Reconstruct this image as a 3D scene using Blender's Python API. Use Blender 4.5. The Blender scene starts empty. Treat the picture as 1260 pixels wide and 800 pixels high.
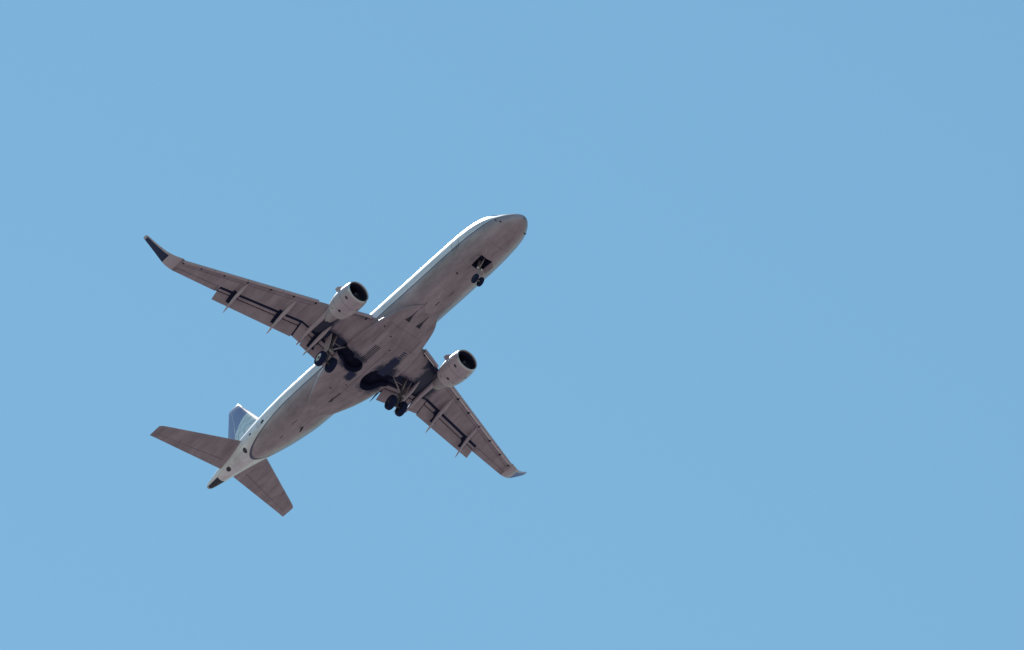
import bpy, bmesh, math, random
from mathutils import Vector, Matrix
random.seed(7)
C = bpy.context.scene.collection
S = bpy.context.scene
PI = math.pi

# ------------------------------------------------------------------ camera
# photographer stands on the ground; the aircraft flies 370 m up and half a kilometre away
R = [[-0.612087, -0.786091, 0.086086], [0.541752, -0.496136, -0.678494], [0.576068, -0.368659, 0.729545]]
CAM = Vector((-283.0785, 181.0926, -368.4691))                      # camera seen from the aircraft's own origin
GROUND_EYE = 1.7
PLANE = Vector((0, 0, GROUND_EYE)) - CAM
cd = bpy.data.cameras.new('camera'); cam = bpy.data.objects.new('camera', cd); C.objects.link(cam)
cd.lens = 300; cd.sensor_width = 36; cd.sensor_fit = 'HORIZONTAL'; cd.clip_start = 0.5; cd.clip_end = 200000
m = Matrix([[R[0][i], -R[1][i], -R[2][i]] for i in range(3)]).to_4x4()
m.translation = (0, 0, GROUND_EYE)
cam.matrix_world = m
S.camera = cam

# ------------------------------------------------------------------ sky, sun, exposure
SUN = Vector((0.52, -0.03, 0.855)).normalized()
w = bpy.data.worlds.new('World'); S.world = w; w.use_nodes = True
nt = w.node_tree; bg = nt.nodes['Background']
sky = nt.nodes.new('ShaderNodeTexSky'); sky.sky_type = 'NISHITA'; sky.sun_disc = False
sky.sun_elevation = math.asin(SUN.z); sky.sun_rotation = math.atan2(SUN.x, SUN.y)
sky.altitude = 0; sky.air_density = 1.6; sky.dust_density = 0.0; sky.ozone_density = 5.0
tint = nt.nodes.new('ShaderNodeVectorMath'); tint.operation = 'MULTIPLY'; tint.inputs[1].default_value = (0.98, 1.18, 1.0)   # cyan cast of the film
nt.links.new(sky.outputs[0], tint.inputs[0]); nt.links.new(tint.outputs[0], bg.inputs[0]); bg.inputs[1].default_value = 0.12
sl = bpy.data.lights.new('sun', 'SUN'); sl.energy = 4.8; sl.angle = math.radians(0.53); sl.color = (1.0, 0.95, 0.88)
so = bpy.data.objects.new('sun', sl); C.objects.link(so)
so.rotation_euler = SUN.to_track_quat('Z', 'Y').to_euler(); so.location = (0, 0, 600)
S.view_settings.view_transform = 'Standard'; S.view_settings.look = 'None'
S.view_settings.exposure = 0.0; S.view_settings.gamma = 1.0; S.view_settings.use_curve_mapping = False

# ------------------------------------------------------------------ materials
def mat(name, col, rough=0.5, metal=0.0, coat=0.0, var=0.0, vscale=1.5, bump=0.0, streak=False, spec=0.5):
    M = bpy.data.materials.new(name); M.use_nodes = True
    n = M.node_tree; b = n.nodes['Principled BSDF']
    b.inputs['Base Color'].default_value = (*col, 1); b.inputs['Roughness'].default_value = rough
    b.inputs['Metallic'].default_value = metal; b.inputs['Coat Weight'].default_value = coat
    b.inputs['Coat Roughness'].default_value = 0.12; b.inputs['Specular IOR Level'].default_value = spec
    if var:
        tc = n.nodes.new('ShaderNodeTexCoord'); mp = n.nodes.new('ShaderNodeMapping')
        mp.inputs['Scale'].default_value = (0.25, 1, 1) if streak else (1, 1, 1)
        nz = n.nodes.new('ShaderNodeTexNoise'); nz.inputs['Scale'].default_value = vscale
        nz.inputs['Detail'].default_value = 9; nz.inputs['Roughness'].default_value = 0.68
        mr = n.nodes.new('ShaderNodeMapRange'); mr.inputs[1].default_value = 0.3; mr.inputs[2].default_value = 0.7
        mr.inputs[3].default_value = 1 - var; mr.inputs[4].default_value = 1 + var * 0.6
        mx = n.nodes.new('ShaderNodeVectorMath'); mx.operation = 'SCALE'; mx.inputs[0].default_value = col
        n.links.new(tc.outputs['Object'], mp.inputs[0]); n.links.new(mp.outputs[0], nz.inputs[0])
        n.links.new(nz.outputs[0], mr.inputs[0]); n.links.new(mr.outputs[0], mx.inputs['Scale'])
        n.links.new(mx.outputs[0], b.inputs['Base Color'])
    return M

GREY = (0.315, 0.26, 0.30)
M_wing = mat('grey wing paint with grime', GREY, 0.42, var=0.38, vscale=1.8, streak=True)
M_body = mat('grey fairing paint with grime', GREY, 0.42, var=0.42, vscale=1.9, streak=True)
M_flap = mat('grey flap paint', (0.33, 0.27, 0.31), 0.45, var=0.22, vscale=2.0)
M_slat = mat('bare metal slat', (0.40, 0.34, 0.39), 0.4, metal=0.2, var=0.12, vscale=2.0)
M_mirror = mat('polished slot glint bar', (0.85, 0.82, 0.86), 0.18, metal=1.0)  # mirror for the added glint bars in the port slat slots
M_lead = mat('pale leading edge primer', (0.62, 0.6, 0.6), 0.4, var=0.08)
M_cove = mat('dark navy cove', (0.009, 0.014, 0.048), 0.8, var=0.2, vscale=4, spec=.2)  # slot shade deepened into this colour; brackets and seams share it
M_bay = mat('dark navy bay', (0.014, 0.021, 0.075), 0.8, var=0.2, vscale=4)  # navy base colour stands in for deep shade inside the bays
M_tyre = mat('black rubber tyre', (0.010, 0.015, 0.052), 0.85, spec=.15, var=0.1, vscale=8)
M_rim = mat('pale wheel rim', (0.6, 0.58, 0.58), 0.4, metal=0.2)
M_rim_dark = mat('shaded wheel rim', (0.02, 0.022, 0.05), 0.7, spec=.2, var=0.2, vscale=6)  # darker copy of the pale rim, shade put into its colour
M_gear = mat('grey gear paint', (0.31, 0.27, 0.29), 0.45, var=0.25, vscale=5)
M_strut = mat('grimy gear leg', (0.07, 0.068, 0.09), 0.5, var=0.3, vscale=6)
M_white = mat('white paint', (0.72, 0.72, 0.73), 0.28, coat=0.4, var=0.06, vscale=1.5)
M_navy = mat('navy winglet paint', (0.013, 0.019, 0.075), 0.5, var=0.08, spec=.3)
M_blue = mat('sunlit blue winglet', (0.21, 0.27, 0.47), 0.7, var=0.08, spec=.05)  # sunlight on the navy panels put into a paler blue
M_nac = mat('pale grey nacelle paint', (0.43, 0.37, 0.42), 0.42, coat=0.03, var=0.2, vscale=2.2, streak=True)
M_lip = mat('polished intake lip', (0.55, 0.52, 0.55), 0.3, metal=0.6)
M_intake = mat('dark intake liner', (0.015, 0.018, 0.045), 0.6)
M_fan = mat('dark titanium fan', (0.03, 0.035, 0.07), 0.5, metal=0.3)
M_hot = mat('heat stained exhaust metal', (0.34, 0.30, 0.33), 0.5, metal=0.15, var=0.2, vscale=5)
M_glass = mat('dark glass', (0.02, 0.025, 0.04), 0.08, coat=0.5)
M_mark = mat('dark panel mark', (0.02, 0.022, 0.04), 0.6)
M_red = mat('red lens', (0.5, 0.02, 0.02), 0.3)

def curve_node(n, pts, x0, x1, y0, y1):
    """FloatCurve evaluating a polyline y(x); returns (input socket x, output socket y)"""
    a = n.nodes.new('ShaderNodeMapRange'); a.clamp = True
    a.inputs[1].default_value = x0; a.inputs[2].default_value = x1
    c = n.nodes.new('ShaderNodeFloatCurve'); cu = c.mapping.curves[0]
    q = [((x - x0) / (x1 - x0), (y - y0) / (y1 - y0)) for x, y in pts]
    while len(cu.points) < len(q): cu.points.new(0.5, 0.5)
    for p, (x, y) in zip(cu.points, q): p.location = (x, y); p.handle_type = 'VECTOR'
    c.mapping.update()
    b = n.nodes.new('ShaderNodeMapRange'); b.clamp = False
    b.inputs[1].default_value = 0; b.inputs[2].default_value = 1; b.inputs[3].default_value = y0; b.inputs[4].default_value = y1
    n.links.new(a.outputs[0], c.inputs['Value']); n.links.new(c.outputs[0], b.inputs[0])
    return a.inputs[0], b.outputs[0]

def math_node(n, op, a, b=None, c=None):
    k = n.nodes.new('ShaderNodeMath'); k.operation = op
    for i, v in enumerate((a, b, c)):
        if v is None: continue
        if isinstance(v, (int, float)): k.inputs[i].default_value = v
        else: n.links.new(v, k.inputs[i])
    return k.outputs[0]

def mixc(n, f, a, b):
    k = n.nodes.new('ShaderNodeMix'); k.data_type = 'RGBA'
    n.links.new(f, k.inputs['Factor'])
    for s, v in ((k.inputs['A'], a), (k.inputs['B'], b)):
        if isinstance(v, tuple): s.default_value = (*v, 1)
        else: n.links.new(v, s)
    return k.outputs['Result']

# grey belly below a curved boundary, thin navy and pale stripes along it, white above
def fuselage_paint(bottom_curve):
    M = mat('fuselage livery', GREY, 0.38, coat=0.25); n = M.node_tree; b = n.nodes['Principled BSDF']
    tc = n.nodes.new('ShaderNodeTexCoord'); sp = n.nodes.new('ShaderNodeSeparateXYZ')
    n.links.new(tc.outputs['Object'], sp.inputs[0])
    xi, zo = curve_node(n, bottom_curve, 0.0, 32.0, -3.0, 3.0)
    n.links.new(sp.outputs[0], xi)
    dz = math_node(n, 'SUBTRACT', sp.outputs[2], zo)               # height over the boundary
    belly = math_node(n, 'LESS_THAN', dz, 0.0)
    stripe = math_node(n, 'LESS_THAN', math_node(n, 'ABSOLUTE', dz), 0.035)
    nz = n.nodes.new('ShaderNodeTexNoise'); nz.inputs['Scale'].default_value = 1.3
    nz.inputs['Detail'].default_value = 10; nz.inputs['Roughness'].default_value = 0.7
    mp = n.nodes.new('ShaderNodeMapping'); mp.inputs['Scale'].default_value = (0.3, 1, 1)
    n.links.new(tc.outputs['Object'], mp.inputs[0]); n.links.new(mp.outputs[0], nz.inputs[0])
    mr = n.nodes.new('ShaderNodeMapRange'); mr.inputs[1].default_value = .32; mr.inputs[2].default_value = .68
    mr.inputs[3].default_value = .64; mr.inputs[4].default_value = 1.26
    n.links.new(nz.outputs[0], mr.inputs[0])
    # skin joints: faint lines round the barrel
    fr = math_node(n, 'FRACT', math_node(n, 'DIVIDE', sp.outputs[0], 2.37))
    seam = math_node(n, 'MULTIPLY', math_node(n, 'LESS_THAN', fr, 0.010), 0.35)
    c = mixc(n, belly, (0.64, 0.62, 0.67), GREY)
    c = mixc(n, stripe, c, (0.06, 0.06, 0.13))
    sc = n.nodes.new('ShaderNodeVectorMath'); sc.operation = 'SCALE'
    n.links.new(c, sc.inputs[0])
    n.links.new(math_node(n, 'MULTIPLY', mr.outputs[0], math_node(n, 'SUBTRACT', 1.0, seam)), sc.inputs['Scale'])
    n.links.new(sc.outputs[0], b.inputs['Base Color'])
    ct = math_node(n, 'SUBTRACT', 0.35, math_node(n, 'MULTIPLY', belly, 0.27)); n.links.new(ct, b.inputs['Coat Weight'])
    b.inputs['Coat Roughness'].default_value = 0.22
    return M

# boundary of the grey belly: z as a function of x; dips under the tail at x = 26
BOUND = [(0, -0.20), (1.0, -0.36), (3, -0.42), (8, -0.46), (21, -0.50), (26.6, -0.47), (27.2, -0.47), (27.3, -3.0), (32, -3.0)]
M_fus = fuselage_paint(BOUND)

def dark_patches_on(M, spots, soft=.35):
    """dark patches in the base colour: ellipses (x, y, rx, ry) in the aircraft's own plan, ragged by noise"""
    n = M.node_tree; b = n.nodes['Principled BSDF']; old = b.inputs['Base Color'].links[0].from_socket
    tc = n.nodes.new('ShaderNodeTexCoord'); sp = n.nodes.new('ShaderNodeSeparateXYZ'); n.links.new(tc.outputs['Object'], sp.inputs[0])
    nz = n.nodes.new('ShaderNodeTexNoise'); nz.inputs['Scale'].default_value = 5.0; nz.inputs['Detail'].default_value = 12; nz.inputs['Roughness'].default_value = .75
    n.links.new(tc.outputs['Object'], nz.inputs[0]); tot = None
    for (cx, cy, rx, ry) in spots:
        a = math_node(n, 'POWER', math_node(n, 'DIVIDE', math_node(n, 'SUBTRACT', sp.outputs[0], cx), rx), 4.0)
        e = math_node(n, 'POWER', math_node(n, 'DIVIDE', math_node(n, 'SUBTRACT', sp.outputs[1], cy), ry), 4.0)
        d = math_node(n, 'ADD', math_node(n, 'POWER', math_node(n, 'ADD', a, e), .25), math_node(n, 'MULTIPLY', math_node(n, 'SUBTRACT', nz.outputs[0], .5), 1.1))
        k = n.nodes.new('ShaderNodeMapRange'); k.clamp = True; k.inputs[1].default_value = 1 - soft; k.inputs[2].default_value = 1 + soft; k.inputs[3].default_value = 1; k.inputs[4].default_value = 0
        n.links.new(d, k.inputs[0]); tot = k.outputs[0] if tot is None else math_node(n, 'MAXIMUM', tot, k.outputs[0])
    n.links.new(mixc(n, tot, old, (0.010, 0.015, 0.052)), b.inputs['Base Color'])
dark_patches_on(M_wing, [(14.8, 3.68, 1.5, .46), (15.4, 2.6, .9, 1.1), (13.6, -3.42, 1.2, .42), (14.9, -3.75, 1.5, .85), (12.6, -2.95, .8, .28), (15.4, -2.6, .9, 1.1)], .22)  # dark patches beside the engines and around the leg bays
dark_patches_on(M_body, [(15.3, -.95, 1.4, .68), (14.0, -.85, .9, .30), (15.2, 1.05, .8, .60), (16.15, .45, .45, .25)], .18)  # dark patches around the wheel wells

def fin_paint():
    M = mat('blue fin with pale globe', (0.05, 0.09, 0.26), 0.3, coat=0.4); n = M.node_tree; b = n.nodes['Principled BSDF']
    tc = n.nodes.new('ShaderNodeTexCoord'); sp = n.nodes.new('ShaderNodeSeparateXYZ')
    n.links.new(tc.outputs['Object'], sp.inputs[0])
    X, Z = sp.outputs[0], sp.outputs[2]
    def dist(cx, cz):
        a = math_node(n, 'POWER', math_node(n, 'SUBTRACT', X, cx), 2.0)
        e = math_node(n, 'POWER', math_node(n, 'SUBTRACT', Z, cz), 2.0)
        return math_node(n, 'SQRT', math_node(n, 'ADD', a, e))
    r = dist(27.35, 2.97)
    globe = math_node(n, 'LESS_THAN', r, 1.75)
    # gridlines of the globe: rings and spokes, grey green on pale
    rings = math_node(n, 'LESS_THAN', math_node(n, 'FRACT', math_node(n, 'DIVIDE', r, 0.62)), 0.22)
    merid = math_node(n, 'LESS_THAN', math_node(n, 'FRACT', math_node(n, 'DIVIDE', dist(27.9, -0.5), 0.7)), 0.2)
    g = mixc(n, math_node(n, 'MAXIMUM', rings, merid), (0.62, 0.65, 0.68), (0.40, 0.45, 0.47))
    c = mixc(n, globe, (0.125, 0.11, 0.27), g)
    n.links.new(c, b.inputs['Base Color'])
    return M
M_fin = fin_paint()

# ------------------------------------------------------------------ mesh helpers
def obj(name, bm, mats, parent=None, smooth=True, recalc=True, auto=None):
    if recalc: bmesh.ops.recalc_face_normals(bm, faces=bm.faces)
    me = bpy.data.meshes.new(name); bm.to_mesh(me); bm.free()
    for k in (mats if isinstance(mats, (list, tuple)) else [mats]): me.materials.append(k)
    for p in me.polygons: p.use_smooth = smooth
    if auto is not None: me.set_sharp_from_angle(angle=math.radians(auto))
    o = bpy.data.objects.new(name, me); C.objects.link(o)
    if parent: o.parent = parent
    return o

def loft(bm, loops, cap=True, closed=True, mi=0, capmi=None):
    """loops: list of equal length lists of points; returns list of bm vert loops"""
    V = [[bm.verts.new(p) for p in L] for L in loops]
    n = len(V[0]); F = []
    for a, b in zip(V, V[1:]):
        for i in range(n if closed else n - 1):
            j = (i + 1) % n
            f = bm.faces.new((a[i], a[j], b[j], b[i])); f.material_index = mi; F.append(f)
    if cap:
        for L in (V[0], V[-1]):
            f = bm.faces.new(L); f.material_index = mi if capmi is None else capmi
    return V, F

def ring(c, u, v, ru, rv, n=24, e=2.0):
    out = []
    for i in range(n):
        a = 2 * PI * i / n; ca, sa = math.cos(a), math.sin(a)
        x = math.copysign(abs(ca) ** (2 / e), ca) * ru; y = math.copysign(abs(sa) ** (2 / e), sa) * rv
        out.append(Vector(c) + u * x + v * y)
    return out

def frame(d):
    d = Vector(d).normalized(); up = Vector((0, 0, 1)) if abs(d.z) < .9 else Vector((1, 0, 0))
    u = d.cross(up).normalized(); return d, u, u.cross(d)

def tube(bm, a, b, r0, r1=None, n=14, mi=0):
    r1 = r0 if r1 is None else r1; a, b = Vector(a), Vector(b); d, u, v = frame(b - a)
    loft(bm, [ring(a, u, v, r0, r0, n), ring(b, u, v, r1, r1, n)], mi=mi)

def spindle(bm, pts, rs, n=18, squash=1.0, mi=0):
    """smooth body through pts with radii rs; horizontal radius is rs*squash"""
    L = []
    for i, (p, r) in enumerate(zip(pts, rs)):
        L.append(ring(Vector(p), Vector((0, 1, 0)), Vector((0, 0, 1)), r * squash, r, n))
    loft(bm, L, mi=mi)

def box(bm, c, s, rot=None, mi=0, bev=0.0):
    M = Matrix.Translation(c) @ (rot.to_4x4() if rot else Matrix()) @ Matrix.Diagonal((*s, 1))
    r = bmesh.ops.create_cube(bm, size=1, matrix=M)
    for v in r['verts']:
        for f in v.link_faces: f.material_index = mi
    if bev:
        es = list({e for v in r['verts'] for e in v.link_edges})
        bmesh.ops.bevel(bm, geom=es, offset=bev, segments=2, affect='EDGES')

def prism(bm, poly, t, mi=0):
    """poly: 3d points of a face; t: thickness vector"""
    t = Vector(t); a = [bm.verts.new(Vector(p) - t / 2) for p in poly]; b = [bm.verts.new(Vector(p) + t / 2) for p in poly]
    n = len(poly); fs = [bm.faces.new(a), bm.faces.new(b[::-1])] + [bm.faces.new((a[i], b[i], b[(i + 1) % n], a[(i + 1) % n])) for i in range(n)]
    for f in fs: f.material_index = mi

def interp(T, x):
    if x <= T[0][0]: return T[0][1:]
    for a, b in zip(T, T[1:]):
        if x <= b[0]:
            k = (x - a[0]) / (b[0] - a[0]); return tuple(p + (q - p) * k for p, q in zip(a[1:], b[1:]))
    return T[-1][1:]

def smooth_interp(T, x):
    """Catmull-Rom (monotone limited) through table rows"""
    xs = [r[0] for r in T]
    if x <= xs[0]: return T[0][1:]
    if x >= xs[-1]: return T[-1][1:]
    i = max(k for k in range(len(xs) - 1) if xs[k] <= x); h = xs[i + 1] - xs[i]; t = (x - xs[i]) / h
    out = []
    for c in range(1, len(T[0])):
        def sl(k):
            if k == 0: return (T[1][c] - T[0][c]) / (xs[1] - xs[0])
            if k == len(xs) - 1: return (T[k][c] - T[k - 1][c]) / (xs[k] - xs[k - 1])
            a = (T[k][c] - T[k - 1][c]) / (xs[k] - xs[k - 1]); b = (T[k + 1][c] - T[k][c]) / (xs[k + 1] - xs[k])
            return 0 if a * b <= 0 else 2 * a * b / (a + b)
        p0, p1, m0, m1 = T[i][c], T[i + 1][c], sl(i) * h, sl(i + 1) * h
        out.append((2 * t**3 - 3 * t**2 + 1) * p0 + (t**3 - 2 * t**2 + t) * m0 + (-2 * t**3 + 3 * t**2) * p1 + (t**3 - t**2) * m1)
    return tuple(out)

def cut(o, cutter_bm, material):
    """carve a pocket whose walls carry their own material"""
    me = bpy.data.meshes.new('cut'); bmesh.ops.recalc_face_normals(cutter_bm, faces=cutter_bm.faces)
    cutter_bm.to_mesh(me); cutter_bm.free(); me.materials.append(material)
    k = bpy.data.objects.new('cut', me); C.objects.link(k); k.parent = o.parent
    bpy.context.view_layer.update()
    md = o.modifiers.new('b', 'BOOLEAN'); md.operation = 'DIFFERENCE'; md.solver = 'EXACT'; md.object = k; md.material_mode = 'TRANSFER'
    dg = bpy.context.evaluated_depsgraph_get(); dg.update()
    nm = bpy.data.meshes.new_from_object(o.evaluated_get(dg)); o.modifiers.clear()
    old = o.data; o.data = nm; bpy.data.meshes.remove(old)
    bpy.data.objects.remove(k); bpy.data.meshes.remove(me)

# ------------------------------------------------------------------ ground
bm = bmesh.new()
rad = [0, 40, 150, 600, 2500, 10000, 60000]
prev = None; NS = 64
cen = bm.verts.new((0, 0, 0))
for r in rad[1:]:
    cur = [bm.verts.new((r * math.cos(2 * PI * i / NS), r * math.sin(2 * PI * i / NS), 0)) for i in range(NS)]
    for i in range(NS):
        j = (i + 1) % NS
        bm.faces.new((cen, cur[i], cur[j]) if prev is None else (prev[i], cur[i], cur[j], prev[j]))
    prev = cur
M_ground = bpy.data.materials.new('dry airfield ground'); M_ground.use_nodes = True
n = M_ground.node_tree; b = n.nodes['Principled BSDF']; b.inputs['Roughness'].default_value = 0.95
tc = n.nodes.new('ShaderNodeTexCoord'); nz = n.nodes.new('ShaderNodeTexNoise'); nz.inputs['Scale'].default_value = 0.02
nz.inputs['Detail'].default_value = 12; nz.inputs['Roughness'].default_value = 0.65
cr = n.nodes.new('ShaderNodeValToRGB'); cr.color_ramp.elements[0].position = .35; cr.color_ramp.elements[1].position = .68
cr.color_ramp.elements[0].color = (0.17, 0.145, 0.14, 1); cr.color_ramp.elements[1].color = (0.27, 0.23, 0.225, 1)
n.links.new(tc.outputs['Object'], nz.inputs[0]); n.links.new(nz.outputs[0], cr.inputs[0]); n.links.new(cr.outputs[0], b.inputs['Base Color'])
g = obj('ground', bm, M_ground, smooth=False); g['kind'] = 'structure'
g['label'] = 'dry pale earth far below the aircraft'

# ------------------------------------------------------------------ the aircraft: x aft of the nose, y to starboard, z up
A = bpy.data.objects.new('passenger_jet', None); C.objects.link(A); A.location = PLANE
A['label'] = 'twin engine jet with grey belly, blue fin and lowered wheels, flying in clear blue sky'
A['category'] = 'airplane'

# stations: x, half width, top z, bottom z
FUS = [(0.00, 0.02, -0.78, -0.82), (0.06, 0.20, -0.60, -1.0), (0.2, 0.37, -0.42, -1.13), (0.5, 0.60, -0.20, -1.27), (1.0, 0.86, 0.10, -1.39),
       (1.6, 1.07, 0.48, -1.46), (2.3, 1.24, 0.98, -1.50), (3.0, 1.35, 1.30, -1.515), (4.0, 1.45, 1.47, -1.52), (5.2, 1.495, 1.54, -1.52), (6.5, 1.50, 1.56, -1.52),
       (19.5, 1.50, 1.56, -1.52), (21.5, 1.48, 1.56, -1.46), (23.5, 1.36, 1.55, -1.20), (25.5, 1.14, 1.50, -0.78), (27.5, 0.85, 1.42, -0.30),
       (29.0, 0.60, 1.28, -0.05), (30.2, 0.40, 1.02, 0.18), (31.0, 0.27, 0.82, 0.34), (31.35, 0.18, 0.74, 0.42)]
def fus_loop(x, n=96):
    hw, zt, zb = smooth_interp(FUS, x); zc = (zt + zb) / 2; hh = (zt - zb) / 2
    return [Vector((x, hw * math.cos(2 * PI * i / n), zc + hh * math.sin(2 * PI * i / n))) for i in range(n)]
def fus_pt(x, ang):     # ang 0 = starboard, 90 = top
    hw, zt, zb = smooth_interp(FUS, x); a = math.radians(ang)
    return Vector((x, hw * math.cos(a), (zt + zb) / 2 + (zt - zb) / 2 * math.sin(a)))
def fus_n(x, ang):
    e = 0.02; p = fus_pt(x, ang); du = fus_pt(x + e, ang) - p; dv = fus_pt(x, ang + 1) - p
    return dv.cross(du).normalized() * (1 if dv.cross(du).dot(Vector((0, p.y, p.z))) > 0 else -1)
xs = [0, .02, .06, .12, .2, .3, .4, .5, .65, .8] + [1 + .2 * i for i in range(29)] + [6.8 + .4 * i for i in range(33)] + [20 + .2 * i for i in range(57)] + [31.35]
bm = bmesh.new(); loft(bm, [fus_loop(x) for x in xs])
fus = obj('fuselage', bm, M_fus, A, auto=50)

# wing geometry -----------------------------------------------------
DIH = 0.14
def zw(y): return -1.06 + DIH * (y - 1.67)
def xle(y): return 11.0 + 0.5 * y
def xte(y): return interp([(1.0, 16.85), (1.7, 16.75), (4.7, 16.35), (12.4, 18.40)], y)[0]
def tk(y): return interp([(0, .135), (1.7, .13), (4.7, .115), (12.4, .10)], y)[0]
def af(s):  # half thickness of a unit section (max ~ .5)
    return 5 * (0.2969 * math.sqrt(max(s, 0)) - 0.1260 * s - 0.3516 * s**2 + 0.2843 * s**3 - 0.1036 * s**4)
def zlow(x, y):
    c = xte(y) - xle(y); s = min(max((x - xle(y)) / c, 0), 1)
    return zw(y) - 0.025 * s * c - 0.9 * tk(y) * c * af(s)
def zup(x, y):
    c = xte(y) - xle(y); s = min(max((x - xle(y)) / c, 0), 1)
    return zw(y) - 0.025 * s * c + 1.1 * tk(y) * c * af(s) 
def cove_x(y): return interp([(1.7, 15.62), (4.7, 15.42), (9.65, 17.12)], y)[0]
YF = 9.62       # outer end of the flaps
def wing_loop(y, sgn, flap, nose=0.24):
    x0 = xle(y) + nose * (1 if y < 12.2 else 0.0); N = 22
    xl = cove_x(y) if flap else xte(y); xu = (xte(y) - 0.03) if flap else xte(y)
    up, lo = [], []
    for i in range(N + 1):
        k = (1 - math.cos(PI * i / N)) / 2
        xx = x0 + (xu - x0) * k; zm = (zup(x0, y) + zlow(x0, y)) / 2
        f = min(1, math.sqrt(min(1, (xx - x0) / 0.25)))
        zz = zm + (zup(xx, y) - zm) * f
        if flap: zz = max(zz, zlow(xx, y) + 0.02)
        up.append((xx, sgn * y, zz))
        xx = x0 + (xl - x0) * k; f = min(1, math.sqrt(min(1, (xx - x0) / 0.25)))
        lo.append((xx, sgn * y, zm + (zlow(xx, y) - zm) * f - (0.0 if flap or i < N else 0.006)))
    pts = up[::-1] + lo[1:]
    return [Vector(p) for p in pts]

def gear_cutter(s, deep=True):
    """wheel well and leg bay; the roof of the pocket stays inside the wing"""
    cb = bmesh.new(); P = [(14.62, 1.30), (14.62, 2.2), (14.66, 3.05), (14.9, 3.42), (15.55, 3.52), (15.66, 3.1), (15.58, 2.2), (15.62, 1.42)]
    cx, cy, rx, ry = (15.36, .86, .60, .57) if s > 0 else (15.60, .80, 1.0, .62)
    P += [(cx + rx * math.cos(t), cy + ry * math.sin(t)) for t in [math.radians(a) for a in (range(50, -226, -12) if s > 0 else range(62, -214, -12))]]
    if s < 0: P = [(14.62, 1.30), (14.62, 2.2), (14.66, 3.05), (14.9, 3.42), (15.55, 3.52), (15.66, 3.1), (15.58, 2.2), (15.75, 1.50)] + P[8:]
    def roof(x, y): return zw(y) - 0.09
    lo = [cb.verts.new((x, s * y, -2.4)) for x, y in P]; up = [cb.verts.new((x, s * y, roof(min(x, 15.6), y))) for x, y in P]
    n = len(P); cb.faces.new(lo)
    for i in range(n): cb.faces.new((lo[i], lo[(i + 1) % n], up[(i + 1) % n], up[i]))
    cb.faces.new(up[::-1])
    return cb

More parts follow.
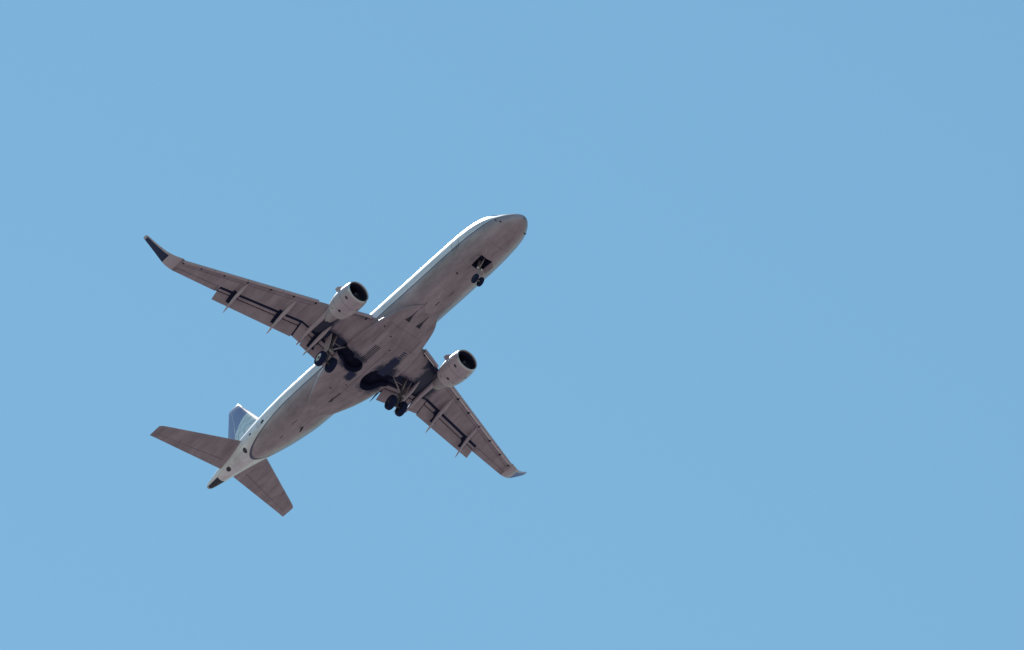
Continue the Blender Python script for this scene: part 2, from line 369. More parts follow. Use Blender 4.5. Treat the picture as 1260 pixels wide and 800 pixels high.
wings = {}
for s in (1, -1):
    bm = bmesh.new()
    ys_f = [0.3, 1.0, 1.7, 2.4, 3.2, 4.0, 4.7, 5.5, 6.5, 7.5, 8.5, YF]; ys_o = [YF + .04, 10.3, 11.2, 12.0, 12.4]
    V, F = loft(bm, [wing_loop(y, s, True) for y in ys_f], cap=False)
    nL = len(V[0])
    for f in F:                                                # the closing strip between last and first point is the cove
        pass
    bm.faces.new(V[0])
    bm.faces.ensure_lookup_table()
    for a, b2 in zip(V, V[1:]):
        for f in a[0].link_faces:
            if a[-1] in f.verts and b2[0] in f.verts and b2[-1] in f.verts: f.material_index = 1
    O = [[bm.verts.new(p) for p in wing_loop(y, s, False)] for y in ys_o[0:]]
    # step at the flap end: bridge
    for a, b2 in zip([V[-1]] + O, O):
        for i in range(nL):
            j = (i + 1) % nL
            f = bm.faces.new((a[i], a[j], b2[j], b2[i])); f.material_index = 0
    bm.faces.new(O[-1])
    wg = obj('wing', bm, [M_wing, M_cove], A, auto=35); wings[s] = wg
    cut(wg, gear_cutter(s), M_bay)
    wg.data.set_sharp_from_angle(angle=math.radians(35))

    # seams and panel marks lie 4 mm under the skin of the wing
    def strip(bm, a, b3, wdt, lift=0.004, n=10):
        a, b3 = Vector(a), Vector(b3); d = (b3 - a).normalized(); nn = Vector((-d.y, d.x)) * wdt / 2
        top, bot = [], []
        for i in range(n + 1):
            p = a.lerp(b3, i / n)
            for L, q in ((top, p + nn), (bot, p - nn)): L.append(bm.verts.new((q.x, s * q.y, zlow(q.x, q.y) - lift)))
        for i in range(n): bm.faces.new((top[i], top[i + 1], bot[i + 1], bot[i]))
    bm = bmesh.new()
    strip(bm, (17.22, 9.72), (18.02, 12.3), 0.03)                # aileron hinge
    strip(bm, (17.22, 9.72), (17.62, 9.72), 0.03); strip(bm, (18.02, 12.3), (18.32, 12.3), 0.03)
    strip(bm, (12.25, 2.05), (12.95, 3.45), 0.02); strip(bm, (14.0, 4.9), (17.6, 12.2), 0.018)
    for y in (5.2, 7.1, 8.9, 10.8): strip(bm, (xle(y) + .45, y), (cove_x(min(y, 9.6)) - .1, y), 0.012)
    obj('panel_seams', bm, M_mark, wg, smooth=False)

    # slats, drooped ahead of the fixed nose
    for (ya, yb) in ((2.0, 3.42), (4.95, 6.85), (6.88, 8.78), (8.81, 10.6), (10.63, 12.3)):
        bm = bmesh.new(); L = []
        for k in range(7):
            y = ya + (yb - ya) * k / 6; c = 0.34 - 0.010 * (y - 2); x0 = xle(y) - 0.02; z0 = zw(y) - 0.07; h = tk(y) * (xte(y) - xle(y)) * 0.9
            out = []
            N = 10
            for i in range(N + 1):         # outer skin: from lower lip round the nose to the upper trailing edge
                t = i / N; a = -PI * 0.5 + t * PI
                if t < .5: out.append((x0 + 0.14 - 0.14 * math.cos(a), z0 - 0.10 - 0.09 * math.sin(-a) * 1.0 + 0.02))
                else:
                    u = (t - .5) * 2; out.append((x0 + c * u**1.7 + 0.0, z0 - 0.08 + (0.08 + h * .33) * math.sin(u * PI / 2)))
            inn = [(x0 + c * .85, z0 + h * .33 - 0.09), (x0 + c * .45, z0 + .0), (x0 + 0.16, z0 - 0.08)]
            L.append([Vector((x, s * y, z)) for x, z in out + inn])
        loft(bm, L)
        so_ = obj('slat', bm, M_slat, wg, auto=50)
    # slat tracks
    for y in (2.2, 3.1, 4.95, 6.15, 7.4, 8.65, 9.95, 11.2, 12.2):
        bm = bmesh.new(); box(bm, (xle(y) + 0.30, s * y, zlow(xle(y) + .30, y) - 0.0), (0.20, 0.07, 0.07), bev=0.01)
        obj('slat_track', bm, M_cove, wg, smooth=False)

    if s < 0:  # added mirror bars imitating sunlit slat slots, port side only
        for (ya, yb) in ((2.0, 3.3), (5.0, 6.1), (6.2, 7.35), (7.45, 8.6), (8.7, 9.9), (10.0, 11.15), (11.25, 12.15)):
            bm = bmesh.new(); L = []
            for y in (ya, yb):
                x = xle(y) + .17; z = zlow(xle(y) + .3, y) - .01
                L.append([Vector((x, s * y, z - .05)), Vector((x + .05, s * y, z - .05)), Vector((x + .05, s * y, z + .07)), Vector((x, s * y, z + .07))])
            loft(bm, L); obj('slot_glint_bar', bm, M_mirror, wg, smooth=False)

    # flaps: a vane and a main element in one mesh, drooped 27 degrees
    def flap_section(y, s, xa, za, c, ang, off):
        out = []; N = 12; ca, sa = math.cos(ang), math.sin(ang)
        pts = [((1 + math.cos(PI * i / N)) / 2, 1) for i in range(N + 1)] + [((1 - math.cos(PI * i / N)) / 2, -1) for i in range(1, N)]
        for k, sg in pts:
            t = sg * 0.13 * af(k) * c * (1.15 if sg > 0 else .8); X = k * c; out.append(Vector((xa + X * ca + t * sa, s * y, za - X * sa + t * ca)))
        return out
    for (ya, yb) in ((1.95, 3.95), (4.72, YF - .03)):
        bm = bmesh.new(); Lm, Lv = [], []
        for k in range(9):
            y = ya + (yb - ya) * k / 8; cx = cove_x(y); c = interp([(1.7, 1.18), (4.7, 1.10), (9.65, .84)], y)[0]
            zc = zlow(cx, y)
            Lv.append(flap_section(y, s, cx + .17, zc + .05, c * .26, math.radians(14), 0))
            Lm.append(flap_section(y, s, cx + .20 + c * .25, zc - .0 - c * .05, c * .72, math.radians(30), 0))
        loft(bm, Lv); loft(bm, Lm)
        obj('flap', bm, M_flap, wg, auto=40)
    # flap piece behind the engine
    bm = bmesh.new(); Lm = []
    for k in range(3):
        y = 4.0 + .66 * k / 2; cx = cove_x(y); zc = zlow(cx, y); Lm.append(flap_section(y, s, cx + .15, zc + .02, 1.02, math.radians(29), 0))
    loft(bm, Lm); obj('flap', bm, M_flap, wg, auto=40)

    bm = bmesh.new(); y = 4.68; cx = cove_x(y); zc = zlow(cx, y)
    prism(bm, [(cx + .1, s * y, zc + .02), (cx + .3, s * y, zc + .12), (16.50, s * y, zc - .38), (16.46, s * y, zc - .46)], (0, .10, 0)); obj('flap_seal', bm, M_cove, wg, smooth=False)

    # flap track fairings
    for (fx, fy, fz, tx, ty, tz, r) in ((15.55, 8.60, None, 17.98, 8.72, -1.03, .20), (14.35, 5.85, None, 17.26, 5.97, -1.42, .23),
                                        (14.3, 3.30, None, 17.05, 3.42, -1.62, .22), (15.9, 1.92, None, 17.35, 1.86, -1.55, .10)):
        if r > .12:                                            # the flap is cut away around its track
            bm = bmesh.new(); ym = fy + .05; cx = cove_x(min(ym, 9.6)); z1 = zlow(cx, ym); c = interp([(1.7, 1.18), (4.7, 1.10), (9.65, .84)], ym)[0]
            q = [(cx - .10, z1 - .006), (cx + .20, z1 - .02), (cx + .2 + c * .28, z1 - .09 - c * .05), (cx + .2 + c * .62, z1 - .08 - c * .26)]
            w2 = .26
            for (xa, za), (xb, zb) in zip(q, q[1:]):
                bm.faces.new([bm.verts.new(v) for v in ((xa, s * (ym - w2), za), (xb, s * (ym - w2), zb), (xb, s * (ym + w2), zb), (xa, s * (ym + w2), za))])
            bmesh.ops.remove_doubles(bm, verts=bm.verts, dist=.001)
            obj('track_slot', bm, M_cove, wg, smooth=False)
        bm = bmesh.new(); pts, rs = [], []
        z0 = zlow(fx, fy) + .02
        for i in range(17):
            t = i / 16; x = fx + (tx - fx) * t
            line = z0 + (tz - z0) * (t ** 1.9); pts.append((x, s * (fy + (ty - fy) * t), line - r * .25 * math.sin(PI * t)))
            rs.append(max(.008, r * min(1, (t * 3.2) ** .7) * (1 - t ** 1.6) ** .6))
        spindle(bm, pts, rs, n=16, squash=.6)
        obj('flap_track_fairing', bm, M_nac if r > .12 else M_cove, wg)

    # winglet: blends up and out from the wing tip
    bm = bmesh.new(); L = []
    WL = [(12.40, 17.20, 18.41, 0.43, 0.14, .10), (12.62, 17.30, 18.44, .47, .25, .10), (12.85, 17.44, 18.47, .56, .5, .10), (13.05, 17.58, 18.50, .69, .8, .095),
          (13.25, 17.74, 18.53, .87, 1.0, .09), (13.60, 18.0, 18.62, 1.26, 1.0, .09), (13.95, 18.25, 18.74, 1.68, 1.0, .09), (14.25, 18.47, 18.86, 2.06, 1.0, .08), (14.36, 18.60, 18.90, 2.20, 1.0, .06)]
    for (y, xa, xb, z, slope, th) in WL:
        nrm = Vector((0, -s * slope, 1)).normalized() if slope < .99 else Vector((0, -s * 1.15, 1)).normalized()
        N = 14; lp = []; c = xb - xa
        for k, sg in [((1 + math.cos(PI * i / N)) / 2, 1) for i in range(N + 1)] + [((1 - math.cos(PI * i / N)) / 2, -1) for i in range(1, N)]:
            lp.append(Vector((xa + k * c, s * y, z)) + nrm * sg * th * c * af(k))
        L.append(lp)
    V, F = loft(bm, L)
    for f in F:
        c = f.calc_center_median()
        if abs(c.y) > 13.05:
            xa, xb = [interp([(r[0], r[1], r[2]) for r in WL], abs(c.y))[k] for k in (0, 1)]
            if (c.x - xa) / (xb - xa) > .16 and abs(c.y) < 14.3: f.material_index = 1 if F.index(f) % 28 >= 14 else 2
    obj('winglet', bm, [M_nac, M_navy if s > 0 else M_blue, M_blue], wg, auto=45)  # port panels take the sunlit colour on both faces
    bm = bmesh.new(); box(bm, (xle(12.3) + .16, s * 12.42, zw(12.4) + .02), (.10, .12, .05), bev=.015)
    obj('navigation_light', bm, M_lead, wg)

# wing to body fairing ------------------------------------------------
FAIR = [(9.0, .50, -1.42, -1.49), (9.6, .95, -1.28, -1.54), (10.3, 1.28, -1.15, -1.60), (11.0, 1.46, -1.05, -1.68), (11.7, 1.60, -.98, -1.77), (12.5, 1.78, -.88, -1.85),
        (14.0, 1.93, -.70, -1.90), (15.5, 1.93, -.64, -1.90), (17.0, 1.78, -.70, -1.85), (18.2, 1.50, -.88, -1.75), (19.2, 1.15, -1.1, -1.63), (20.0, .78, -1.3, -1.54), (20.3, .5, -1.40, -1.50)]
bm = bmesh.new(); L = []
for i in range(58):
    x = 9.0 + 11.3 * i / 57; hw, zt, zb = smooth_interp(FAIR, x)
    L.append(ring((x, 0, (zt + zb) / 2), Vector((0, 1, 0)), Vector((0, 0, 1)), hw, (zt - zb) / 2, 72, 2.5))
loft(bm, L)
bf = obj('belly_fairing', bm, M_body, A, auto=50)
for s in (1, -1):
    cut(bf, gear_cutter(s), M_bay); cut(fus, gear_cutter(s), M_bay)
fus.data.set_sharp_from_angle(angle=math.radians(50)); bf.data.set_sharp_from_angle(angle=math.radians(40))
def under(x, y):     # lowest surface of fairing or hull
    out = []
    if 9.0 < x < 20.3:
        hw, zt, zb = smooth_interp(FAIR, x)
        if abs(y) < hw: out.append((zt + zb) / 2 - (zt - zb) / 2 * (1 - (abs(y) / hw) ** 2.5) ** (1 / 2.5))
    hw, zt, zb = smooth_interp(FUS, x)
    if abs(y) < hw: out.append((zt + zb) / 2 - (zt - zb) / 2 * math.sqrt(1 - (y / hw) ** 2))
    return min(out)
def patch(bm, poly, lift=.006, sub=6, mi=0):
    """quad poly (4 xy corners) draped under the belly"""
    a, b2, c, d = [Vector(p) for p in poly]; G = []
    for i in range(sub + 1):
        row = []
        for j in range(sub + 1):
            p = a.lerp(b2, i / sub).lerp(d.lerp(c, i / sub), j / sub); row.append(bm.verts.new((p.x, p.y, under(p.x, p.y) - lift)))
        G.append(row)
    for i in range(sub):
        for j in range(sub): bm.faces.new((G[i][j], G[i + 1][j], G[i + 1][j + 1], G[i][j + 1])).material_index = mi
# ram air inlets: dark wedge with a tail
for y in (.50, -.28):
    bm = bmesh.new()
    patch(bm, [(10.05, y - .04), (10.55, y - .16), (10.55, y + .16), (10.05, y + .04)]); patch(bm, [(9.5, y - .015), (10.06, y - .035), (10.06, y + .035), (9.5, y + .015)], lift=.006)
    obj('air_inlet', bm, M_mark, bf, smooth=False)
# louvred vents ahead of each wheel well
bm = bmesh.new()
for k in range(13):
    x = 13.15 + k * .12; patch(bm, [(x, .46), (x + .06, .46), (x + .06, .86), (x, .86)], sub=3)
obj('louvre_vent', bm, M_mark, bf, smooth=False)
bm = bmesh.new(); patch(bm, [(13.2, -.98), (14.9, -1.12), (14.9, -.58), (13.2, -.66)], sub=10)      # open hatch on the port side
for k in range(4): patch(bm, [(12.5 + k * .16, -1.0), (12.58 + k * .16, -1.0), (12.58 + k * .16, -.75), (12.5 + k * .16, -.75)], sub=3)
obj('louvre_vent', bm, M_bay, bf, smooth=False)
bm = bmesh.new(); patch(bm, [(15.85, .30), (16.45, .22), (16.45, .52), (15.85, .75)], sub=6); obj('aft_dark_patch', bm, M_bay, bf, smooth=False)  # dark smear draped aft of the starboard well
bm = bmesh.new()
for x, ya, yb in ((11.2, -.9, 1.2), (12.3, -1.5, .2), (17.3, -1.1, .4)): patch(bm, [(x, ya), (x + .012, ya), (x + .012, yb), (x, yb)], sub=16, lift=.004)
for y in (-1.1, 1.1): patch(bm, [(11.22, y), (13.2, y), (13.2, y + .02), (11.22, y + .02)], sub=12, lift=.004)
patch(bm, [(13.2, -.01), (17.3, -.01), (17.3, .01), (13.2, .01)], sub=12, lift=.004)
for x, y in ((12.0, .5), (12.9, -.1), (17.8, .6), (16.9, .1), (11.7, 1.2)): patch(bm, [(x, y), (x + .1, y), (x + .1, y + .1), (x, y + .1)], sub=2)
patch(bm, [(17.75, -.06), (18.95, -.03), (18.95, .03), (17.75, .0)], sub=8, lift=.012)
obj('panel_seams', bm, M_mark, bf, smooth=False)
# small marks along the hull
for q, sb in (([(8.1, -.05), (8.5, -.05), (8.5, 0.0), (8.1, 0.0)], 3), ([(6.9, -.2), (7.4, -.2), (7.4, -.17), (6.9, -.17)], 3), ([(2.3, -.3), (2.32, -.3), (2.32, .1), (2.3, .1)], 3),
              ([(21.6, .35), (22.2, .35), (22.2, .38), (21.6, .38)], 3), ([(5.6, .5), (5.75, .5), (5.75, .6), (5.6, .6)], 2), ([(23.4, .1), (23.7, .1), (23.7, .14), (23.4, .14)], 2),
              ([(8.7, .42), (9.3, .46), (9.3, .49), (8.7, .45)], 4)):
    bm = bmesh.new(); patch(bm, q, sub=sb); obj('access_panel', bm, M_mark, fus, smooth=False)
# keel drain mast strip, antennas
bm = bmesh.new(); patch(bm, [(20.3, -.02), (25.4, -.16), (25.4, -.13), (20.3, .01)], sub=24, lift=.012); obj('keel_strip', bm, M_nac, fus, smooth=False)
def blade(x, y, h, c, name='antenna', mt=M_mark):
    bm = bmesh.new(); z = under(x, y) + .02
    prism(bm, [(x - c / 2, y, z), (x + c / 2, y, z), (x + c * .75, y, z - h), (x + c * .25, y, z - h)], (0, .035, 0)); obj(name, bm, mt, fus, smooth=False)
blade(21.9, -.22, .26, .30); blade(7.6, .3, .22, .26, mt=M_nac); blade(3.05, .35, .12, .2, mt=M_nac); blade(18.5, .0, .15, .3)

# cabin windows, starboard and port, doors -----------------------------
def side_patch(bm, x0, x1, a0, a1, lift=.005, n=4, mi=0, s=1):
    G = []
    for i in range(n + 1):
        row = []
        for j in range(n + 1):
            x = x0 + (x1 - x0) * i / n; a = a0 + (a1 - a0) * j / n; p = fus_pt(x, a); nn = Vector((0, p.y, p.z)).normalized(); p = p + nn * lift
            row.append(bm.verts.new((p.x, s * p.y, p.z)))
        G.append(row)
    for i in range(n):
        for j in range(n): bm.faces.new((G[i][j], G[i + 1][j], G[i + 1][j + 1], G[i][j + 1])).material_index = mi
for s in (1, -1):
    for k in range(20):
        x = 6.3 + k * .80; bm = bmesh.new(); nn = 14; z0 = 20.0
        vs = []
        for i in range(nn):
            a = 2 * PI * i / nn; ca, sa = math.cos(a), math.sin(a)
            p = fus_pt(x + .12 * math.copysign(abs(ca) ** .7, ca), z0 + 6.6 * math.copysign(abs(sa) ** .7, sa)); q = p + Vector((0, p.y, p.z)).normalized() * .004
            vs.append(bm.verts.new((q.x, s * q.y, q.z)))
        bm.faces.new(vs); obj('cabin_window', bm, M_glass, fus, smooth=False)
    for (x, wd) in ((4.55, .62), (24.2, .60)):
        bm = bmesh.new()
        for (xa, xb, a0, a1) in ((x, x + .02, -20, 42), (x + wd, x + wd + .02, -20, 42), (x, x + wd, -21, -20), (x, x + wd, 42, 43)): side_patch(bm, xa, xb, a0, a1, s=s, n=8)
        obj('door', bm, M_mark, fus, smooth=False)
# cockpit windows
for s in (1, -1):
    for (xa, xb, a0, a1) in ((1.55, 1.95, 30, 52), (1.95, 2.35, 32, 58), (1.6, 2.0, 60, 86)):
        bm = bmesh.new(); side_patch(bm, xa, xb, a0, a1, s=s); obj('cockpit_window', bm, M_glass, fus)
# probes and small marks around the nose
for (x, a, s) in ((1.15, -18, 1), (1.45, -4, 1), (.75, -38, -1)):
    p = fus_pt(x, a); nn = Vector((0, p.y, p.z + .3)).normalized(); bm = bmesh.new()
    q = p + nn * .10; tube(bm, (p.x, s * p.y, p.z), (q.x - .02, s * q.y, q.z), .03); tube(bm, (q.x, s * q.y, q.z), (q.x - .14, s * q.y, q.z), .028, .016)
    obj('pitot_probe', bm, M_mark, fus)
# oval vents on the tail cone
for (x, a, rx, ra) in ((26.75,-50,.17,11),(28.9,-62,.2,14),(24.2,-17,.2,3.5),(25.7,-18,.13,3)):
    bm = bmesh.new(); vs = []
    for i in range(16):
        t = 2 * PI * i / 16; p = fus_pt(x + rx * math.cos(t), a + ra * math.sin(t)); zc = (smooth_interp(FUS, p.x)[1] + smooth_interp(FUS, p.x)[2]) / 2
        vs.append(bm.verts.new(p + Vector((0, p.y, p.z - zc)).normalized() * .012))
    bm.faces.new(vs); obj('tail_vent', bm, M_mark, fus, smooth=False)
# auxiliary exhaust
bm = bmesh.new()
G = []
for i in range(8):
    x = 30.1 + 1.2 * i / 7; row = []
    for j in range(9):
        a = -130 + 80 * j / 8; p = fus_pt(x, a); zc = sum(smooth_interp(FUS, x)[1:]) / 2; row.append(bm.verts.new(p + Vector((0, p.y, p.z - zc)).normalized() * .006))
    G.append(row)
for i in range(7):
    for j in range(8): bm.faces.new((G[i][j], G[i + 1][j], G[i + 1][j + 1], G[i][j + 1]))
obj('exhaust_panel', bm, M_mark, fus)
bm = bmesh.new(); tube(bm, (31.3, 0, .58), (31.45, 0, .58), .13, .12, 20); obj('exhaust_pipe', bm, M_hot, fus)

# tail ---------------------------------------------------------------
def surf(bm, secs, s, vertical=False, mi=0):
    """secs: (span, xa, xb, other, thickness)"""
    L = []; N = 16
    for (q, xa, xb, z, th) in secs:
        c = xb - xa; lp = []
        for k, sg in [((1 + math.cos(PI * i / N)) / 2, 1) for i in range(N + 1)] + [((1 - math.cos(PI * i / N)) / 2, -1) for i in range(1, N)]:
            t = sg * th * c * af(k)
            lp.append(Vector((xa + k * c, t, q)) if vertical else Vector((xa + k * c, s * q, z + t)))
        L.append(lp)
    loft(bm, L, mi=mi)
TAILS = [(0.05, 26.3, 29.46, .36, .10), (4.7, 29.37, 30.62, .97, .09), (4.92, 29.52, 30.68, .99, .08), (5.05, 29.68, 30.71, 1.01, .06)]
for s in (1, -1):
    bm = bmesh.new(); surf(bm, TAILS, s)
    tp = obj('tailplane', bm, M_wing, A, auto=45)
    bm = bmesh.new()
    a = interp([(r[0], r[1], r[2], r[3]) for r in TAILS], .9); b2 = interp([(r[0], r[1], r[2], r[3]) for r in TAILS], 4.9)
    def tpt(y, k):
        xa, xb, z, th = interp([(r[0], r[1], r[2], r[3], r[4]) for r in TAILS], y); return Vector((xa + k * (xb - xa), s * y, z - th * (xb - xa) * af(k) - .004))
    for i in range(10):
        y0, y1 = .9 + .4 * i, 1.3 + .4 * i
        bm.faces.new([bm.verts.new(v) for v in (tpt(y0, .69), tpt(y1, .69), tpt(y1, .70), tpt(y0, .70))])
    obj('elevator_seam', bm, M_cove, tp, smooth=False)
FIN = [(1.2, 24.3, 29.75, 0, .045), (1.6, 25.3, 29.80, 0, .07), (1.9, 25.75, 29.84, 0, .09), (2.8, 26.52, 29.93, 0, .10), (4.0, 27.50, 30.08, 0, .10), (5.6, 28.82, 30.32, 0, .10), (6.15, 29.22, 30.42, 0, .10), (6.35, 29.42, 30.40, 0, .08), (6.42, 29.62, 30.30, 0, .05)]
bm = bmesh.new(); surf(bm, FIN, 1, True)
fin = obj('tail_fin', bm, M_fin, A, auto=45)
# bright metal leading edge wrapped round the fin nose
bm = bmesh.new(); L = []
for (q, xa, xb, z, th) in FIN[2:8]:
    c = xb - xa; L.append([Vector((xa + k * c - .012, sg * (th * c * af(k) + .006), q)) for k, sg in ((.022, 1), (.012, 1), (.004, 1), (.0, 0), (.004, -1), (.012, -1), (.022, -1))])
V, F = loft(bm, L, cap=False, closed=False); obj('leading_edge', bm, M_lip, fin)
bm = bmesh.new()
for sg in (1, -1):
    for a, b2 in zip(FIN[2:7], FIN[3:8]):
        vs = []
        for (r, k) in ((a, .70), (b2, .70), (b2, .715), (a, .715)):
            c = r[2] - r[1]; vs.append(bm.verts.new((r[1] + k * c, sg * (r[4] * c * af(k) + .005), r[0])))
        bm.faces.new(vs)
obj('rudder_seam', bm, M_white, fin, smooth=False)

# engines --------------------------------------------------------------
EY, EZ = 4.05, -1.62
for s in (1, -1):
    ax = lambda x, tilt=0.0: Vector((x, s * EY, EZ + 0.03 * (x - 10.6)))
    def rev(bm, prof, n=56, mi=0, close=False, drop=0.0):
        L = []
        for (x, r) in prof:
            L.append([ax(x) + Vector((0, r * math.cos(2 * PI * i / n), r * math.sin(2 * PI * i / n) * (1 + (drop if math.sin(2 * PI * i / n) < 0 else 0)))) for i in range(n)])
        return loft(bm, L, cap=False, mi=mi)
    bm = bmesh.new()
    outer = [(10.72, .755), (10.85, .78), (11.1, .81), (11.5, .825), (11.85, .81), (12.15, .775), (12.45, .715), (12.72, .64)]
    inner = [(12.715, .625), (12.5, .64), (12.1, .66), (11.5, .63), (10.95, .64), (10.72, .665)]
    rev(bm, outer); rev(bm, [outer[-1]] + inner, mi=1)
    bmesh.ops.remove_doubles(bm, verts=bm.verts, dist=.0005)
    en = obj('engine', bm, [M_nac, M_intake], A, recalc=True, auto=60)
    bm = bmesh.new()
    lip = [(10.72, .757), (10.63, .735), (10.585, .705), (10.60, .675), (10.66, .662), (10.72, .665)]
    rev(bm, lip); obj('intake_lip', bm, M_lip, en)
    bm = bmesh.new(); L = [(11.2, .62), (11.19, .2)]; rev(bm, L, mi=0)
    obj('fan_disc', bm, M_intake, en)
    for k in range(1):
        bm = bmesh.new()
        for i in range(28):
            a = 2 * PI * i / 28; u = Vector((0, math.cos(a), math.sin(a))); t = Vector((0, -math.sin(a), math.cos(a)))
            p = [ax(11.02) + u * .19 - t * .03, ax(11.14) + u * .19 + t * .03, ax(11.16) + u * .61 + t * .07, ax(11.0) + u * .61 - t * .03]
            prism(bm, p, (0.012, 0, 0))
        obj('fan_blades', bm, M_fan, en, smooth=False)
    bm = bmesh.new(); rev(bm, [(10.78, .004), (10.80, .04), (10.88, .10), (11.0, .16), (11.15, .20)], n=32); obj('spinner', bm, M_fan, en)
    bm = bmesh.new(); rev(bm, [(12.1, .48), (12.75, .44), (13.2, .37), (13.62, .29), (13.62, .27), (13.0, .28)], n=40); obj('core_nozzle', bm, M_hot, en)
    bm = bmesh.new(); rev(bm, [(13.0, .20), (13.6, .15), (13.85, .07), (13.95, .004)], n=32); obj('exhaust_plug', bm, M_hot, en)
    bm = bmesh.new(); rev(bm, [(12.3, .64), (12.31, .46)], n=40); obj('bypass_duct_wall', bm, M_intake, en)
    # marks on the cowl: small drains and latches
    def cowl(x, ang, dx, da, mt, name='access_panel'):
        bm = bmesh.new(); vs = []
        for i in range(12):
            t = 2 * PI * i / 12; xx = x + dx * math.cos(t); aa = math.radians(ang + da * math.sin(t)); r = interp(outer, xx)[0] + .006
            vs.append(bm.verts.new(ax(xx) + Vector((0, r * math.cos(aa), r * math.sin(aa)))))
        bm.faces.new(vs); obj(name, bm, mt, en, smooth=False)
    cowl(11.02, -48, .07, 9, M_mark); cowl(12.05, -70, .09, 7, M_mark); cowl(11.3, -125, .05, 4, M_mark); cowl(12.4, -40, .04, 4, M_mark)
    # cowl split line and lower latch fairing
    bm = bmesh.new()
    for (xa, wd) in ((11.42, .015), (12.1, .012)):
        L = []
        for xx in (xa, xa + wd):
            r = interp(outer, xx)[0] + .004; L.append([ax(xx) + Vector((0, r * math.cos(math.radians(a)), r * math.sin(math.radians(a)))) for a in range(0, 360, 8)])
        loft(bm, L, cap=False)
    obj('cowl_seam', bm, M_cove, en, smooth=False)
    bm = bmesh.new()
    pts = [ax(x) + Vector((0, 0, -interp(outer, x)[0] - .0)) for x in (11.5, 11.8, 12.1, 12.4, 12.6)]
    spindle(bm, [p + Vector((0, 0, 0)) for p in pts], [.01, .05, .06, .05, .01], n=10); obj('drain_mast', bm, M_nac, en)
    # strakes on both shoulders of the cowl
    for aa in (42, 138):
        a = math.radians(aa); u = Vector((0, math.cos(a), math.sin(a))); t = Vector((0, -math.sin(a), math.cos(a)))
        bm = bmesh.new(); prism(bm, [ax(11.3) + u * .83, ax(12.0) + u * .83, ax(12.0) + u * 1.08, ax(11.75) + u * 1.08], t * .02); obj('strake', bm, M_nac, en, smooth=False)
    # pylon
    bm = bmesh.new(); L = []
    PY = [(11.25, -.85, -.78, .04), (11.7, -.95, -.52, .12), (12.4, -1.0, -.34, .17), (13.1, -1.0, -.38, .17), (13.6, -1.12, -.7, .14), (14.3, -1.14, -.8, .13), (15.2, -1.14, -.85, .12), (16.0, -1.22, -.95, .10), (16.75, -1.38, -1.16, .03)]
    for (x, zb, zt, hw) in PY: L.append(ring((x, s * (EY + .03), (zb + zt) / 2), Vector((0, 1, 0)), Vector((0, 0, 1)), hw, (zt - zb) / 2, 20, 3.2))
    loft(bm, L); obj('engine_pylon', bm, M_nac, A, auto=50)

# landing gear -----------------------------------------------------------
def wheel(parent, c, r, wd, rim=None):
    prof = [(-.5, .56), (-.5, .74), (-.46, .88), (-.34, .965), (-.16, .995), (0, 1.0), (.16, .995), (.34, .965), (.46, .88), (.5, .74), (.5, .56)]
    bm = bmesh.new(); L = []
    for (t, q) in prof: L.append([Vector(c) + Vector((q * r * math.cos(2 * PI * i / 40), t * wd, q * r * math.sin(2 * PI * i / 40))) for i in range(40)])
    loft(bm, L, cap=False); obj('tyre', bm, M_tyre, parent)
    bm = bmesh.new(); L = []
    for (t, q) in ((-.36, .05), (-.36, .25), (-.30, .40), (-.42, .54), (-.46, .57), (.46, .57), (.42, .54), (.30, .40), (.36, .25), (.36, .05)):
        L.append([Vector(c) + Vector((q * r * math.cos(2 * PI * i / 32), t * wd, q * r * math.sin(2 * PI * i / 32))) for i in range(32)])
    loft(bm, L); obj('rim', bm, rim or M_rim_dark, parent)
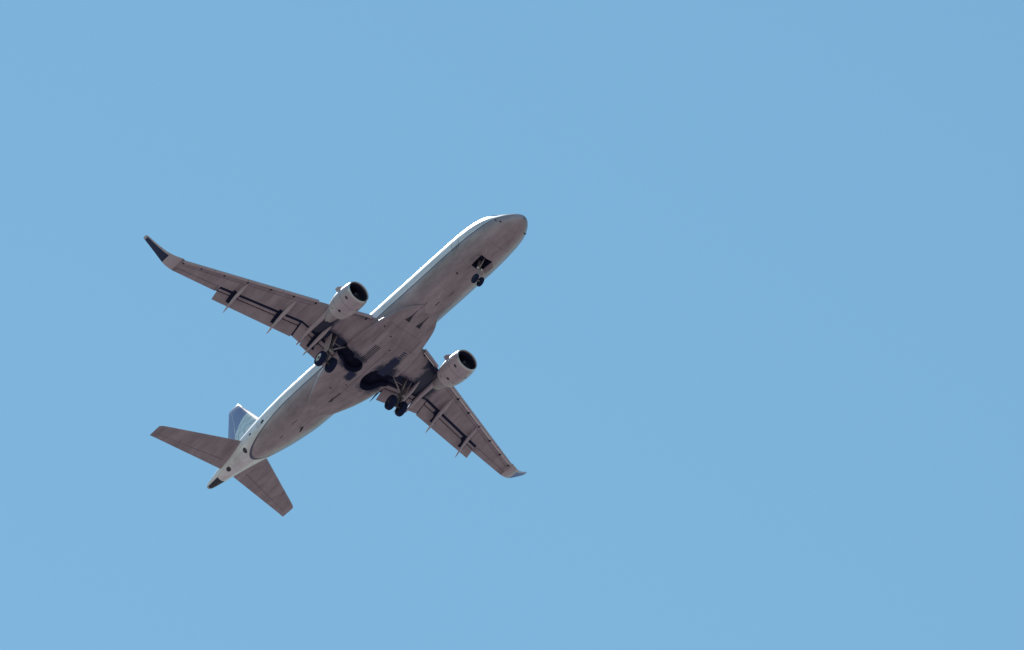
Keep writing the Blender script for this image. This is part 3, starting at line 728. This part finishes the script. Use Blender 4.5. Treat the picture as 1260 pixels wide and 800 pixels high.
for s in (1, -1):
    bm = bmesh.new(); top = Vector((14.95, s * 2.66, -.98)); ax_ = Vector((15.55, s * 2.63, -2.74)); mid = Vector((15.20, s * 2.65, -1.95))
    tube(bm, top, mid, .13, .12, 20); tube(bm, mid, ax_, .075, .075, 18)
    tube(bm, (ax_.x, s * 2.05, ax_.z), (ax_.x, s * 3.2, ax_.z), .07)
    gr = obj('main_landing_gear', bm, M_strut, A, auto=50)
    for y in (2.24, 3.02): wheel(gr, (15.55, s * y, -2.74), .49, .34, M_rim if s * y > 3 else M_rim_dark)
    bm = bmesh.new(); tube(bm, (15.22, s * 2.66, -2.0), (14.92, s * 1.70, -1.22), .045); tube(bm, (15.0, s * 2.6, -1.5), (14.97, s * 2.1, -1.5), .02); obj('side_brace', bm, M_gear, gr)
    bm = bmesh.new(); tube(bm, (15.20, s * 2.63, -1.98), (14.70, s * 2.62, -1.10), .04); obj('drag_brace', bm, M_gear, gr)
    bm = bmesh.new(); tube(bm, (15.2, s * 2.6, -1.9), (15.62, s * 2.5, -2.2), .03); tube(bm, (15.62, s * 2.5, -2.2), (15.55, s * 2.6, -2.68), .03)
    tube(bm, (15.62, s * 2.72, -2.2), (15.2, s * 2.7, -1.9), .025); obj('torque_link', bm, M_strut, gr)
    bm = bmesh.new()   # door fixed to the leg, outboard
    prism(bm, [(14.72, s * 2.98, -1.15), (15.35, s * 2.98, -1.15), (15.52, s * 2.90, -1.75), (15.45, s * 2.86, -2.25), (15.10, s * 2.86, -2.25), (14.88, s * 2.9, -1.7)], (0, .03, 0)); obj('gear_door', bm, M_flap, gr, smooth=False)
    bm = bmesh.new(); box(bm, (15.0, s * 2.74, -2.28), (.10, .22, .2), bev=.02); obj('taxi_light', bm, M_gear, gr)
    bm = bmesh.new()   # pipes and ribs inside the bay
    for (a, b2) in (((14.8, 1.6, -1.02), (15.9, 1.5, -1.02)), ((15.0, 2.1, -1.0), (15.8, 3.2, -.98)), ((15.9, 2.5, -1.05), (15.2, 3.3, -1.0)), ((15.55, 1.9, -1.08), (15.55, 3.2, -.98))):
        tube(bm, (a[0], s * a[1], a[2]), (b2[0], s * b2[1], b2[2]), .03, n=8)
    obj('bay_pipes', bm, M_strut, gr)

# nose gear
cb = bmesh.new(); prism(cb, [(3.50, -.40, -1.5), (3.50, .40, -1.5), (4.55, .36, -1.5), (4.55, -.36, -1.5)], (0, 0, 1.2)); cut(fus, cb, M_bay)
fus.data.set_sharp_from_angle(angle=math.radians(50))
bm = bmesh.new(); tube(bm, (4.28, 0, -1.05), (4.24, 0, -2.1), .085, .08); tube(bm, (4.24, 0, -2.1), (4.20, 0, -2.80), .05); tube(bm, (4.20, -.2, -2.80), (4.20, .2, -2.80), .045)
ng = obj('nose_landing_gear', bm, M_gear, A, auto=50)
for y in (.2, -.2): wheel(ng, (4.20, y, -2.80), .305, .19)
bm = bmesh.new(); tube(bm, (4.24, .04, -1.95), (3.62, .04, -1.30), .035); tube(bm, (4.24, -.12, -1.8), (4.5, -.12, -1.35), .025); obj('drag_brace', bm, M_gear, ng)
bm = bmesh.new(); tube(bm, (4.24, 0, -2.1), (4.45, 0, -2.35), .025); tube(bm, (4.45, 0, -2.35), (4.22, 0, -2.7), .025); obj('torque_link', bm, M_gear, ng)
for y in (.13, -.13):
    bm = bmesh.new(); tube(bm, (4.10, y, -1.85), (4.20, y, -1.85), .075, .06, 16); obj('landing_light', bm, M_rim, ng)
for s in (1, -1):
    bm = bmesh.new(); prism(bm, [(3.58, s * .42, -1.46), (4.42, s * .39, -1.46), (4.36, s * .58, -1.66), (3.66, s * .62, -1.66)], (0, .01, .03)); obj('gear_door', bm, M_flap, ng, smooth=False)
